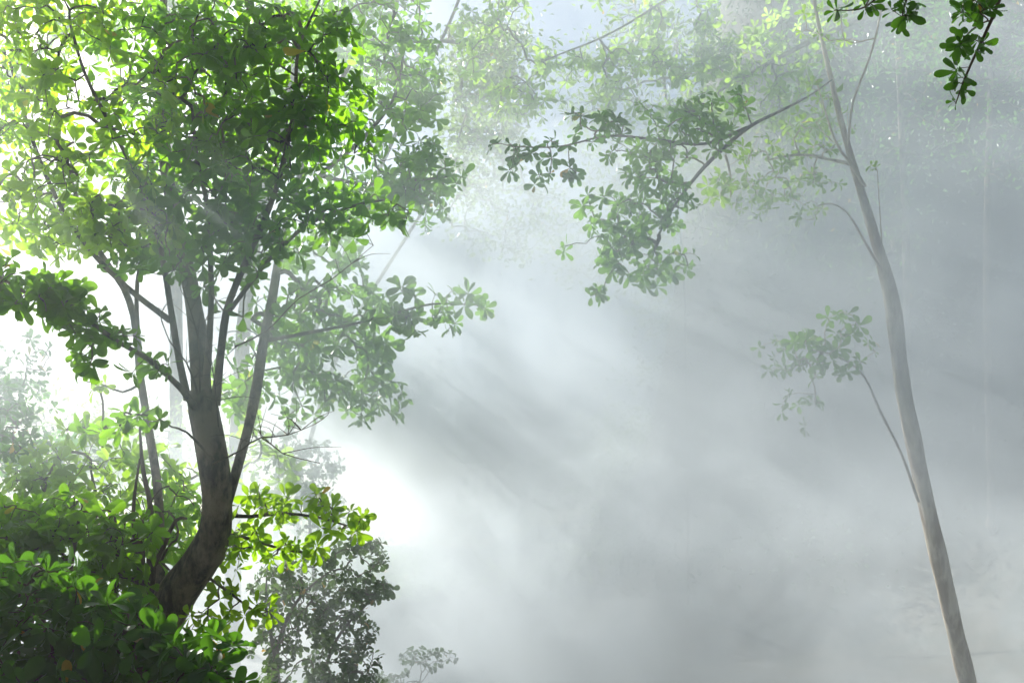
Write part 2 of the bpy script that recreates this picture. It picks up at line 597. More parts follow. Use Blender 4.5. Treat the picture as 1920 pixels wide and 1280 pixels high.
# ================================================================= LEFT FOREGROUND TREE
def crooked_tree():
    rng = np.random.default_rng(3)
    base = base_of(275, 1400, 9.0)
    t = thing('broadleaf_tree', 'tree with thick crooked mottled trunk, its crown filling the top left corner', 'tree', base)
    # trunk, its foot below the picture edge
    px0 = (275, 1560, 9.0, 88)
    trunk_pts = [px0, (272, 1400, 9.0, 78), (278, 1290, 9.0, 72), (292, 1200, 9.0, 72), (328, 1120, 9.0, 74), (372, 1060, 8.95, 68), (402, 1000, 8.9, 64),
                 (408, 930, 8.9, 58), (402, 870, 8.9, 56), (392, 815, 8.95, 56), (382, 770, 9.0, 54), (374, 735, 9.05, 46)]
    P, r = limb(trunk_pts, step=0.06)
    V, F = tube(P, r, 22, 0.075, rng)
    acc = Acc()
    acc.add(V, F)
    # burl on the outside of the bend
    kb, kr = catmull([at(392, 1035, 8.9), at(408, 1050, 8.86)], [0.12, 0.085], 0.03)
    V, F = tube(kb, kr, 14, 0.18, rng)
    acc.add(V, F)
    v, f = acc.get()
    link('trunk', v, f, M_BARK, t, base)

    # bare stump beside the trunk and pruned stems
    def br(points, blobs, seed, **k):
        a = dict(size=0.147, leafmat=M_LEAF, woodmat=M_BARK)
        a.update(k)
        return leafy_branch(t, base, points, blobs, a.pop('size'), a.pop('leafmat'), a.pop('woodmat'), seed, **a)

    # central limb (pale, hazy)
    br([(380, 780, 9.05, 38), (375, 690, 9.15, 36), (368, 600, 9.3, 33), (352, 510, 9.5, 29), (330, 420, 9.7, 25), (310, 300, 9.9, 26), (300, 150, 10.1, 18), (310, -40, 10.2, 12), (330, -200, 10.3, 8)],
       [(300, 120, 210, 120, 9.9, 0.6, 150), (340, 280, 190, 90, 9.8, 0.6, 110), (330, -120, 300, 110, 10.2, 0.8, 110)], 11, skip=0.45)
    # left-hand fork, sunward glow put into its lime leaf colour
    br([(352, 750, 9.05, 15), (335, 670, 9.1, 13), (320, 580, 9.1, 12), (306, 490, 9.0, 11), (290, 420, 8.9, 11), (255, 330, 8.8, 9), (210, 240, 8.7, 8), (160, 140, 8.6, 6), (130, 40, 8.6, 5)],
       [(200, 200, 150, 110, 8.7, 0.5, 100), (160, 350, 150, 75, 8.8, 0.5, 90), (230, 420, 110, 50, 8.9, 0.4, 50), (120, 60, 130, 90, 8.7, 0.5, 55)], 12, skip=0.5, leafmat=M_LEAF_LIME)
    # right-hand fork, the dark upper branch
    br([(404, 760, 9.0, 18), (412, 680, 9.0, 15), (420, 610, 8.9, 15), (432, 560, 8.8, 13), (470, 470, 8.7, 12), (505, 390, 8.6, 11), (530, 310, 8.5, 10), (552, 200, 8.4, 8), (560, 90, 8.4, 6), (600, 0, 8.4, 4)],
       [(600, 60, 70, 60, 8.4, 0.4, 26), (610, 190, 90, 60, 8.4, 0.4, 44), (520, 150, 110, 120, 8.5, 0.5, 80), (640, 265, 70, 35, 8.5, 0.3, 20), (480, 300, 130, 70, 8.7, 0.4, 60), (460, 60, 130, 80, 8.8, 0.4, 60)], 13, skip=0.55)
    # branch running right beneath the crown
    br([(425, 590, 8.9, 10), (470, 530, 8.8, 8), (520, 470, 8.7, 8), (580, 420, 8.6, 7), (650, 390, 8.5, 6), (720, 375, 8.4, 4), (765, 395, 8.4, 2)],
       [(560, 395, 100, 50, 8.6, 0.4, 40), (670, 385, 75, 45, 8.5, 0.4, 22), (520, 455, 60, 40, 8.8, 0.3, 10), (620, 440, 50, 25, 8.7, 0.3, 6), (755, 395, 22, 20, 8.4, 0.15, 5), (450, 440, 90, 60, 8.7, 0.4, 40), (440, 540, 60, 60, 8.9, 0.3, 16)], 14, skip=0.25)
    # middle crown
    br([(385, 740, 9.05, 16), (392, 640, 9.0, 13), (396, 560, 9.0, 11), (394, 470, 9.0, 10), (390, 390, 9.0, 9), (370, 300, 9.0, 7), (360, 200, 9.0, 5)],
       [(360, 340, 140, 80, 9.0, 0.5, 95), (380, 200, 150, 100, 9.0, 0.5, 80), (400, 450, 110, 60, 9.0, 0.4, 34), (300, 470, 90, 55, 9.0, 0.4, 20), (380, 60, 160, 80, 9.1, 0.5, 60)], 15, skip=0.5)
    # slim limb leaving the right side of the trunk
    br([(422, 960, 8.95, 18), (444, 880, 9.1, 20), (466, 800, 9.4, 20), (482, 720, 9.8, 20), (494, 640, 10.2, 19), (510, 560, 10.6, 17), (524, 480, 11.0, 15), (545, 390, 11.4, 13), (580, 280, 11.8, 11), (640, 150, 12.1, 9), (690, 60, 12.4, 6)],
       [(620, 660, 110, 80, 11.2, 0.5, 110), (540, 590, 70, 70, 10.9, 0.5, 40), (690, 745, 75, 42, 11.4, 0.4, 40), (640, 570, 90, 40, 11.2, 0.4, 40), (600, 480, 80, 60, 11.4, 0.4, 40),
        (560, 740, 70, 50, 11.0, 0.4, 22), (450, 690, 60, 90, 11.2, 0.5, 36)], 16, skip=0.35, flat=(60, 90), face=0.5)
    br([(545, 390, 11.4, 9), (610, 320, 11.6, 9), (680, 260, 11.8, 8), (740, 180, 12.0, 6), (760, 80, 12.2, 4)],
       [(740, 60, 75, 80, 12.2, 0.5, 60), (770, 165, 70, 60, 12.1, 0.5, 50), (690, 300, 110, 90, 11.8, 0.6, 80), (790, 190, 45, 50, 12.3, 0.3, 24), (640, 120, 90, 110, 12.0, 0.5, 60), (700, -90, 160, 80, 12.2, 0.6, 60)], 17, flat=(60, 90), face=0.5)
    br([(600, 330, 11.6, 8), (680, 345, 11.6, 7), (750, 340, 11.6, 6), (810, 335, 11.7, 5), (850, 330, 11.7, 3)],
       [(800, 330, 68, 48, 11.6, 0.4, 44), (720, 370, 90, 50, 11.5, 0.4, 44), (790, 400, 50, 40, 11.7, 0.3, 16), (800, 285, 28, 22, 11.6, 0.2, 8)], 18, flat=(60, 90), face=0.5)
    br([(494, 640, 10.2, 8), (570, 625, 10.2, 7), (650, 610, 10.2, 6), (730, 590, 10.2, 5), (810, 570, 10.2, 4), (890, 572, 10.2, 2)],
       [(740, 590, 50, 30, 10.2, 0.25, 16), (810, 600, 50, 30, 10.2, 0.25, 12), (850, 560, 40, 18, 10.2, 0.2, 7), (905, 580, 18, 16, 10.2, 0.1, 4), (770, 545, 20, 14, 10.2, 0.1, 4)], 19, flat=(60, 90), face=0.6)
    # far left crown, its sun wash put into the lime leaf colour
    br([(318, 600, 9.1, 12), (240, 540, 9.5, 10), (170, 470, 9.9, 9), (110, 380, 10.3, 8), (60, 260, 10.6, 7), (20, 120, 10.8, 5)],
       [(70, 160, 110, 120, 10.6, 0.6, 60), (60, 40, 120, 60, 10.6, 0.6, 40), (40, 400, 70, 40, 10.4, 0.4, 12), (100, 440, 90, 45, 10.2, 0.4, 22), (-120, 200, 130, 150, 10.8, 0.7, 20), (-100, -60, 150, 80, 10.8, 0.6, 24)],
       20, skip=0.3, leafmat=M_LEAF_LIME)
    # dark branch drooping left in front
    br([(368, 770, 8.95, 14), (345, 735, 8.6, 12), (310, 700, 8.2, 11), (270, 668, 7.9, 10), (220, 640, 7.6, 9), (170, 605, 7.4, 8), (110, 575, 7.2, 7), (50, 550, 7.0, 6), (-30, 500, 6.9, 5)],
       [(60, 550, 75, 38, 7.1, 0.25, 34), (150, 600, 60, 30, 7.3, 0.2, 20), (215, 640, 50, 22, 7.6, 0.15, 13), (130, 560, 45, 28, 7.2, 0.2, 10), (150, 670, 40, 22, 7.4, 0.15, 6), (280, 690, 40, 18, 8.0, 0.15, 8), (-60, 500, 60, 40, 6.9, 0.2, 16), (10, 520, 30, 40, 7.0, 0.2, 12)],
       21, size=0.135)
    # lone spray in front of the trunk
    br([(400, 860, 8.7, 5), (350, 810, 8.4, 4), (322, 800, 8.2, 3), (300, 785, 8.1, 2)], [(296, 785, 8, 8, 8.1, 0.05, 2), (235, 780, 40, 22, 8.5, 0.2, 6), (180, 805, 30, 14, 8.9, 0.2, 4)], 22, size=0.17, extra_leaves=0)
    # lime spray low on the right of the trunk
    br([(425, 965, 8.95, 9), (470, 968, 9.0, 7), (530, 962, 9.1, 6), (600, 970, 9.2, 5), (650, 985, 9.3, 3)],
       [(500, 950, 60, 30, 9.1, 0.3, 16), (570, 950, 60, 26, 9.2, 0.3, 15), (640, 975, 45, 32, 9.3, 0.3, 12), (690, 970, 12, 12, 9.3, 0.1, 2), (485, 915, 14, 12, 9.1, 0.1, 2)], 23, size=0.14, leafmat=M_LEAF_LIME, flat=(60, 90), face=0.5)
    br([(420, 1000, 8.95, 8), (470, 1010, 9.0, 6), (530, 1030, 9.0, 5), (580, 1035, 9.1, 3)],
       [(460, 1010, 45, 22, 9.0, 0.25, 16), (530, 1040, 50, 24, 9.1, 0.3, 15), (600, 1035, 24, 14, 9.1, 0.2, 4), (430, 1050, 20, 30, 9.1, 0.2, 6)], 24, size=0.13, leafmat=M_LEAF_LIME, flat=(60, 90), face=0.5)
    br([(388, 1080, 8.95, 6), (430, 1110, 8.8, 5), (470, 1140, 8.7, 4), (510, 1160, 8.6, 2)],
       [(425, 1120, 20, 30, 8.8, 0.15, 5), (500, 1145, 26, 20, 8.6, 0.15, 5), (440, 1155, 22, 18, 8.7, 0.15, 4), (380, 1165, 40, 22, 8.9, 0.2, 8)], 25, size=0.13, leafmat=M_LEAF_LIME, flat=(60, 90), face=0.5)
    # bare twigs in the fork
    for i, pts in enumerate([[(372, 740, 8.8, 5), (350, 680, 8.7, 3), (318, 640, 8.7, 2.5), (300, 590, 8.7, 1.5)], [(375, 735, 8.8, 4), (372, 640, 8.7, 2.5), (350, 560, 8.7, 2), (340, 530, 8.7, 1.2)],
                             [(398, 870, 8.65, 4), (450, 845, 8.6, 3), (490, 820, 8.5, 3), (530, 850, 8.5, 2), (600, 868, 8.5, 1.2)], [(490, 820, 8.5, 3), (540, 815, 8.5, 2), (590, 795, 8.4, 1.2)],
                             [(440, 650, 9.0, 4), (500, 620, 9.0, 3), (560, 560, 9.0, 2.5), (620, 525, 9.0, 2), (700, 460, 9.0, 1.2)], [(410, 800, 8.8, 3), (400, 700, 8.7, 2), (385, 600, 8.7, 1.4)]]):
        rg = np.random.default_rng(60 + i)
        P, r = limb(pts)
        acc = Acc()
        acc.add(*tube(P, r, 6, 0.05, rg))
        for k in range(9):
            j = rg.integers(len(P) // 4, len(P))
            e = P[j] + np.array((rg.normal() * 0.16, rg.normal() * 0.1, rg.uniform(0.03, 0.3)))
            mid = (P[j] + e) / 2 + rg.normal(size=3) * 0.03
            acc.add(*tube(*catmull([P[j], mid, e], [0.004, 0.003, 0.0015], 0.05), 5))
        v, f = acc.get()
        link('twig', v, f, M_BARK_STEM, t, base)


crooked_tree()


# ================================================================= slim trees standing left of the trunk
def slim_trees():
    # bent sapling
    base = base_of(300, 1330, 9.6)
    t = thing('young_tree', 'slender young tree with forking bent stem just left of the crooked trunk', 'tree', base)
    rng = np.random.default_rng(31)
    P, r = limb([(302, 1500, 9.6, 20), (300, 1150, 9.6, 19), (300, 1000, 9.6, 18), (294, 900, 9.7, 17), (278, 800, 9.8, 15), (262, 700, 9.9, 14), (258, 640, 10.0, 14)])
    link('trunk', *tube(P, r, 12, 0.06, rng), M_BARK, t, base)
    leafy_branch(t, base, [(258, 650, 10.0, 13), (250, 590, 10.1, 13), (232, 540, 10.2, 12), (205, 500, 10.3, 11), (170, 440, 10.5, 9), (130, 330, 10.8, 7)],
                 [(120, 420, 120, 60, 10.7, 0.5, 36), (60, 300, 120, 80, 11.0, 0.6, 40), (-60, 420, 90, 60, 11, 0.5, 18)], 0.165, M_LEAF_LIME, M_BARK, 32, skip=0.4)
    leafy_branch(t, base, [(259, 640, 10.0, 9), (256, 560, 10.0, 8), (262, 500, 10.0, 8), (285, 430, 10.0, 6), (290, 330, 10.1, 5)],
                 [(270, 440, 70, 50, 10.0, 0.4, 26), (320, 470, 60, 40, 9.9, 0.3, 20), (240, 480, 60, 30, 10.0, 0.3, 14)], 0.14, M_LEAF, M_BARK, 33, skip=0.4)
    leafy_branch(t, base, [(262, 720, 9.9, 6), (230, 735, 9.9, 5), (190, 720, 9.9, 4), (160, 715, 9.9, 2)],
                 [(185, 715, 35, 14, 9.9, 0.2, 4), (150, 800, 60, 16, 10.4, 0.3, 8), (220, 830, 60, 40, 10.5, 0.3, 12)], 0.14, M_LEAF_LIME, M_BARK, 34, flat=(60, 90), face=0.4)
    # pruned stems
    base = base_of(268, 1340, 9.3)
    t = thing('multi_stem_shrub', 'clump of bare reddish upright stems between the dark shrub and the crooked trunk', 'shrub', base)
    for i, pts in enumerate([[(268, 1500, 9.3, 18), (266, 1100, 9.3, 16), (262, 1010, 9.3, 15), (258, 1005, 9.3, 13)], [(280, 1500, 9.35, 14), (280, 1080, 9.35, 13), (283, 960, 9.35, 11), (268, 880, 9.4, 8), (262, 800, 9.4, 4)],
                             [(250, 1500, 9.2, 10), (256, 1120, 9.2, 9), (250, 960, 9.2, 7), (262, 860, 9.2, 4)], [(290, 1500, 9.1, 11), (284, 1120, 9.1, 10), (305, 1030, 9.1, 9), (330, 975, 9.1, 7), (350, 972, 9.1, 5)],
                             [(240, 1500, 9.2, 7), (232, 1150, 9.2, 6), (230, 1050, 9.2, 5), (236, 960, 9.3, 3)]]):
        P, r = limb(pts)
        link('stem', *tube(P, r, 10, 0.08, np.random.default_rng(70 + i)), M_BARK_STEM, t, base)


slim_trees()


# ================================================================= shrubs at the lower left
def shrub(name, label, base_px, stems, blobs, size, leafmat, seed, lod=6, cat='shrub', woodmat=None, group=None, **k):
    base = base_of(*base_px)
    t = thing(name, label, cat, base, group)
    woodmat = woodmat or M_BARK_STEM
    rng = np.random.default_rng(seed)
    for i, (st, bl) in enumerate(zip(stems, blobs)):
        leafy_branch(t, base, st, bl, size, leafmat, woodmat, seed * 10 + i, lod=lod, name='stem', **k)
    return t


def low_shrubs():
    shrub('broadleaf_shrub', 'large dark glossy leaved shrub filling the lower left corner in deep shade', (150, 1500, 7.6),
          [[(150, 1600, 7.4, 20), (120, 1350, 7.3, 14), (90, 1200, 7.2, 10), (60, 1080, 7.2, 6)],
           [(180, 1600, 7.4, 18), (230, 1400, 7.3, 12), (260, 1250, 7.2, 8), (240, 1150, 7.2, 5)],
           [(200, 1600, 7.2, 16), (330, 1450, 7.0, 10), (400, 1300, 6.9, 7), (410, 1220, 6.9, 4)],
           [(120, 1600, 7.2, 16), (40, 1400, 7.0, 10), (-20, 1250, 7.0, 6)]],
          [[(70, 1120, 130, 70, 7.4, 0.5, 70), (60, 1210, 150, 80, 7.2, 0.5, 90)],
           [(220, 1180, 110, 50, 7.3, 0.5, 60), (230, 1250, 120, 70, 7.1, 0.5, 70), (240, 1350, 120, 60, 7.1, 0.5, 40)],
           [(380, 1230, 75, 35, 6.9, 0.4, 28), (360, 1300, 110, 50, 6.9, 0.4, 50), (470, 1330, 80, 40, 6.8, 0.3, 20)],
           [(0, 1300, 140, 80, 6.9, 0.5, 70), (120, 1330, 120, 60, 6.9, 0.5, 50), (-80, 1150, 90, 110, 7.0, 0.4, 40)]],
          0.165, M_LEAF_DARK, 41, up=0.7)
    shrub('broadleaf_shrub', 'sunlit broad leaved shrub with bright backlit upper leaves behind the dark corner shrub', (120, 1450, 8.9),
          [[(110, 1560, 8.9, 18), (100, 1250, 8.8, 13), (130, 1080, 8.7, 9), (150, 960, 8.7, 5)],
           [(90, 1560, 8.9, 16), (40, 1250, 8.7, 11), (20, 1080, 8.7, 7), (10, 980, 8.7, 4)],
           [(150, 1560, 8.9, 16), (200, 1250, 8.8, 11), (220, 1080, 8.8, 7), (215, 960, 8.8, 4)]],
          [[(130, 965, 110, 40, 8.8, 0.5, 50), (120, 1040, 120, 60, 8.8, 0.5, 70)],
           [(20, 990, 80, 50, 8.7, 0.5, 40), (10, 1070, 90, 60, 8.6, 0.5, 50), (-60, 1000, 60, 60, 8.7, 0.4, 20)],
           [(240, 1000, 60, 60, 9.2, 0.4, 26), (210, 1090, 70, 50, 8.9, 0.4, 34), (330, 960, 60, 60, 9.8, 0.4, 26), (340, 1060, 40, 40, 9.7, 0.4, 14)]],
          0.165, M_LEAF, 42, up=0.7)
    shrub('broadleaf_shrub', 'pale hazy broad leaved shrub rising behind the sunlit one in white smoke', (150, 1300, 11.2),
          [[(160, 1360, 11.2, 14), (170, 1100, 11.1, 10), (180, 950, 11.0, 7), (170, 880, 11.0, 4)],
           [(200, 1360, 11.2, 14), (280, 1100, 11.0, 10), (300, 950, 10.9, 6), (310, 880, 10.9, 4)]],
          [[(140, 880, 130, 50, 11.0, 0.6, 60), (60, 930, 100, 50, 11.0, 0.5, 40), (150, 980, 140, 60, 11.0, 0.5, 50)],
           [(300, 890, 70, 60, 10.8, 0.5, 34), (320, 1000, 60, 60, 10.8, 0.5, 30), (480, 860, 80, 60, 11.6, 0.5, 24), (440, 760, 50, 60, 11.6, 0.5, 16)]],
          0.165, M_LEAF_LIME, 43, up=0.6)
    # small leaved shrub
    shrub('small_leaved_shrub', 'tall small leaved dark shrub right of the crooked trunk against pale smoke', (560, 1450, 10.4),
          [[(520, 1500, 10.3, 14), (510, 1300, 10.3, 11), (530, 1180, 10.3, 8), (570, 1110, 10.3, 5), (620, 1070, 10.3, 3)],
           [(560, 1500, 10.4, 13), (590, 1330, 10.4, 9), (630, 1200, 10.4, 6), (690, 1130, 10.4, 3)],
           [(540, 1500, 10.3, 12), (520, 1260, 10.2, 9), (500, 1150, 10.2, 6), (500, 1080, 10.2, 3)],
           [(600, 1500, 10.4, 12), (650, 1360, 10.3, 8), (680, 1260, 10.3, 5)]],
          [[(590, 1080, 80, 40, 10.3, 0.5, 70), (670, 1040, 60, 35, 10.4, 0.4, 50), (560, 1150, 70, 50, 10.2, 0.5, 70)],
           [(670, 1105, 65, 26, 10.4, 0.4, 60), (640, 1180, 70, 50, 10.4, 0.5, 100), (720, 1095, 26, 12, 10.4, 0.3, 12)],
           [(510, 1100, 45, 45, 10.3, 0.4, 40), (520, 1210, 55, 50, 10.2, 0.5, 50)],
           [(640, 1250, 80, 45, 10.3, 0.5, 100), (540, 1290, 110, 40, 10.2, 0.5, 80), (690, 1300, 40, 40, 10.3, 0.4, 30)]],
          0.068, M_LEAF_SMALL, 44, lod='round', up=0.6, k=(4, 6), r0=0.0025, flat=(60, 100))
    shrub('small_leaved_shrub', 'faint small leaved shrub low beside the dark one, half lost in smoke', (790, 1400, 12.5),
          [[(790, 1440, 13, 6), (780, 1330, 13, 4), (790, 1260, 13, 2)]],
          [[(800, 1235, 55, 22, 13, 0.5, 30), (750, 1275, 60, 25, 13, 0.4, 30)]],
          0.07, M_LEAF_SMALL, 45, lod='round', up=0.6, k=(4, 6), r0=0.002)
    shrub('small_leaved_tree', 'pale feathery small leaved tree in bright smoke right of the slim limb', (600, 1250, 14.0),
          [[(600, 1300, 14, 10), (590, 1100, 14, 8), (580, 960, 14, 5), (590, 880, 14, 3)]],
          [[(590, 870, 55, 45, 14, 0.5, 90), (540, 830, 50, 40, 14, 0.5, 50), (600, 960, 60, 50, 14, 0.5, 70), (530, 920, 60, 60, 14, 0.5, 60)]],
          0.075, M_LEAF_SMALL, 46, lod='round', up=0.6, k=(4, 6), r0=0.002, cat='tree')
    shrub('background_shrub', 'shadowy shrub far left behind the bright smoke at mid height', (20, 1200, 13.5),
          [[(10, 1300, 13.5, 14), (0, 1000, 13.5, 10), (-10, 850, 13.5, 5)]],
          [[(-60, 760, 110, 120, 12.2, 0.6, 80), (5, 790, 60, 70, 10.6, 0.4, 50), (-150, 760, 120, 160, 10.8, 0.6, 110), (0, 800, 110, 110, 13.5, 0.7, 110), (30, 690, 80, 70, 13.5, 0.6, 50), (110, 870, 90, 60, 13.5, 0.6, 60)]],  # nearer blobs added, mostly out of frame, to block sun on the corner shrub
          0.13, M_LEAF_DARK, 47, lod=4, up=0.6)


low_shrubs()


# ================================================================= pale leaning tree at the right
def leaning_tree():
    rng = np.random.default_rng(5)
    base = base_of(1872, 1420, 12.0)
    t = thing('leaning_tree', 'tall pale barked tree leaning left through smoke, lit along its left edge', 'tree', base)
    P, r = limb([(1870, 1560, 12.0, 34.1), (1842, 1400, 12.0, 32.5), (1815, 1280, 12.0, 31.8), (1778, 1128, 12.0, 31.0), (1745, 980, 12.0, 30.4), (1716, 840, 12.0, 29.6), (1695, 740, 12.0, 29.6), (1683, 650, 12.0, 30.4), (1671, 561, 12.0, 28.8),
                 (1648, 470, 12.0, 21.4), (1632, 415, 12.1, 17.7), (1606, 330, 12.2, 13.3), (1580, 240, 12.3, 11.1), (1554, 130, 12.4, 8.9), (1530, 20, 12.5, 6.6), (1510, -120, 12.6, 4.5)], step=0.1)
    link('trunk', *tube(P, r, 20, 0.085, rng), M_BARK_PALE, t, base)

    def br(points, blobs, seed, **k):
        a = dict(size=0.135, leafmat=M_LEAF, woodmat=M_BARK_PALE)
        a.update(k)
        return leafy_branch(t, base, points, blobs, a.pop('size'), a.pop('leafmat'), a.pop('woodmat'), seed, **a)
    # hanging bough, left
    br([(1560, 150, 12.3, 3), (1520, 178, 12.0, 3), (1470, 205, 11.6, 5), (1410, 235, 11.2, 7), (1360, 275, 11.0, 8), (1310, 325, 10.8, 7), (1265, 385, 10.7, 5), (1235, 440, 10.6, 4)],
       [(1290, 250, 85, 50, 10.9, 0.4, 54), (1340, 200, 60, 28, 11.0, 0.3, 22), (1200, 300, 70, 42, 10.7, 0.3, 34), (1230, 380, 75, 50, 10.7, 0.35, 56), (1160, 430, 60, 40, 10.6, 0.3, 32), (1180, 490, 62, 34, 10.6, 0.3, 30),
        (1130, 545, 26, 16, 10.6, 0.15, 5), (1060, 468, 10, 10, 10.6, 0.05, 2), (1270, 490, 45, 24, 10.9, 0.2, 9), (1225, 525, 26, 14, 10.8, 0.2, 4), (1380, 175, 24, 10, 11.0, 0.1, 3), (1220, 200, 22, 14, 10.9, 0.1, 3),
        (1110, 380, 34, 16, 10.6, 0.2, 6)], 101, skip=0.35, flat=(60, 90), face=0.6, size=0.125, leafmat=M_LEAF, woodmat=M_BARK)
    br([(1400, 240, 11.2, 7), (1320, 270, 10.9, 6), (1230, 262, 10.7, 5), (1140, 255, 10.5, 4), (1050, 275, 10.4, 3), (960, 275, 10.4, 2)],
       [(1120, 245, 60, 34, 10.5, 0.3, 20), (1040, 280, 50, 24, 10.4, 0.2, 9), (965, 295, 30, 34, 10.4, 0.2, 8), (1020, 340, 24, 22, 10.4, 0.15, 4), (930, 275, 12, 12, 10.4, 0.1, 2), (1080, 205, 20, 14, 10.5, 0.1, 3), (1060, 325, 30, 14, 10.4, 0.1, 4)],
       102, flat=(60, 90), face=0.6, size=0.12, leafmat=M_LEAF_DARK, woodmat=M_BARK)
    # foliage nearer the trunk, lit look put into the lime leaf colour
    br([(1605, 310, 12.2, 8), (1560, 300, 12.4, 6), (1500, 290, 12.6, 5), (1440, 300, 12.8, 4)],
       [(1460, 320, 80, 50, 12.8, 0.4, 34), (1500, 260, 80, 40, 12.8, 0.4, 26), (1530, 360, 60, 40, 12.7, 0.3, 18), (1420, 370, 50, 34, 12.9, 0.3, 16), (1560, 220, 50, 50, 12.6, 0.3, 10)], 103, size=0.12, leafmat=M_LEAF_LIME, k=(3, 5))
    br([(1360, 290, 11.4, 5), (1370, 330, 11.5, 4), (1370, 370, 11.5, 3)], [(1350, 350, 40, 34, 11.5, 0.3, 14), (1375, 285, 24, 18, 11.4, 0.1, 4)], 104, size=0.12, face=0.6, flat=(60, 90), leafmat=M_LEAF_LIME)
    # two bare side shoots
    br([(1660, 520, 12.0, 6), (1625, 460, 11.9, 5), (1590, 400, 11.9, 4), (1560, 382, 11.9, 3), (1535, 385, 11.9, 2)], [(1510, 410, 22, 14, 11.9, 0.1, 3)], 105, size=0.12, leafmat=M_LEAF_LIME)
    br([(1622, 350, 12.1, 8), (1590, 300, 12.0, 6), (1565, 262, 12.0, 5), (1530, 150, 12.0, 2)], [(1530, 200, 40, 50, 12.0, 0.2, 5)], 106, size=0.11, leafmat=M_LEAF_LIME)
    br([(1590, 270, 12.2, 5), (1600, 190, 12.2, 5), (1630, 110, 12.2, 4), (1650, 30, 12.2, 4), (1660, -80, 12.2, 3)], [(1650, -80, 110, 60, 12.2, 0.5, 40), (1560, 20, 80, 60, 12.4, 0.5, 16)], 107, size=0.12, leafmat=M_LEAF_LIME)
    # low shoot with its own tuft
    br([(1722, 940, 11.95, 6), (1690, 850, 11.8, 5), (1650, 770, 11.7, 5), (1620, 705, 11.6, 4), (1575, 670, 11.5, 3), (1520, 655, 11.4, 2)],
       [(1580, 610, 40, 26, 11.4, 0.25, 12), (1530, 645, 50, 24, 11.4, 0.25, 15), (1570, 680, 60, 24, 11.5, 0.25, 14), (1460, 650, 40, 26, 11.6, 0.25, 9), (1635, 650, 22, 12, 11.5, 0.1, 3), (1490, 700, 60, 28, 11.9, 0.3, 12), (1500, 760, 40, 40, 12.2, 0.3, 8)],
       108, size=0.12, woodmat=M_BARK_PALE, leafmat=M_LEAF, flat=(60, 90), face=0.4)
    br([(1655, 480, 12.0, 3), (1650, 400, 11.9, 2), (1645, 320, 11.9, 1.2)], [(1640, 310, 10, 8, 11.9, 0.05, 2)], 109, size=0.1, leafmat=M_LEAF_LIME)


leaning_tree()


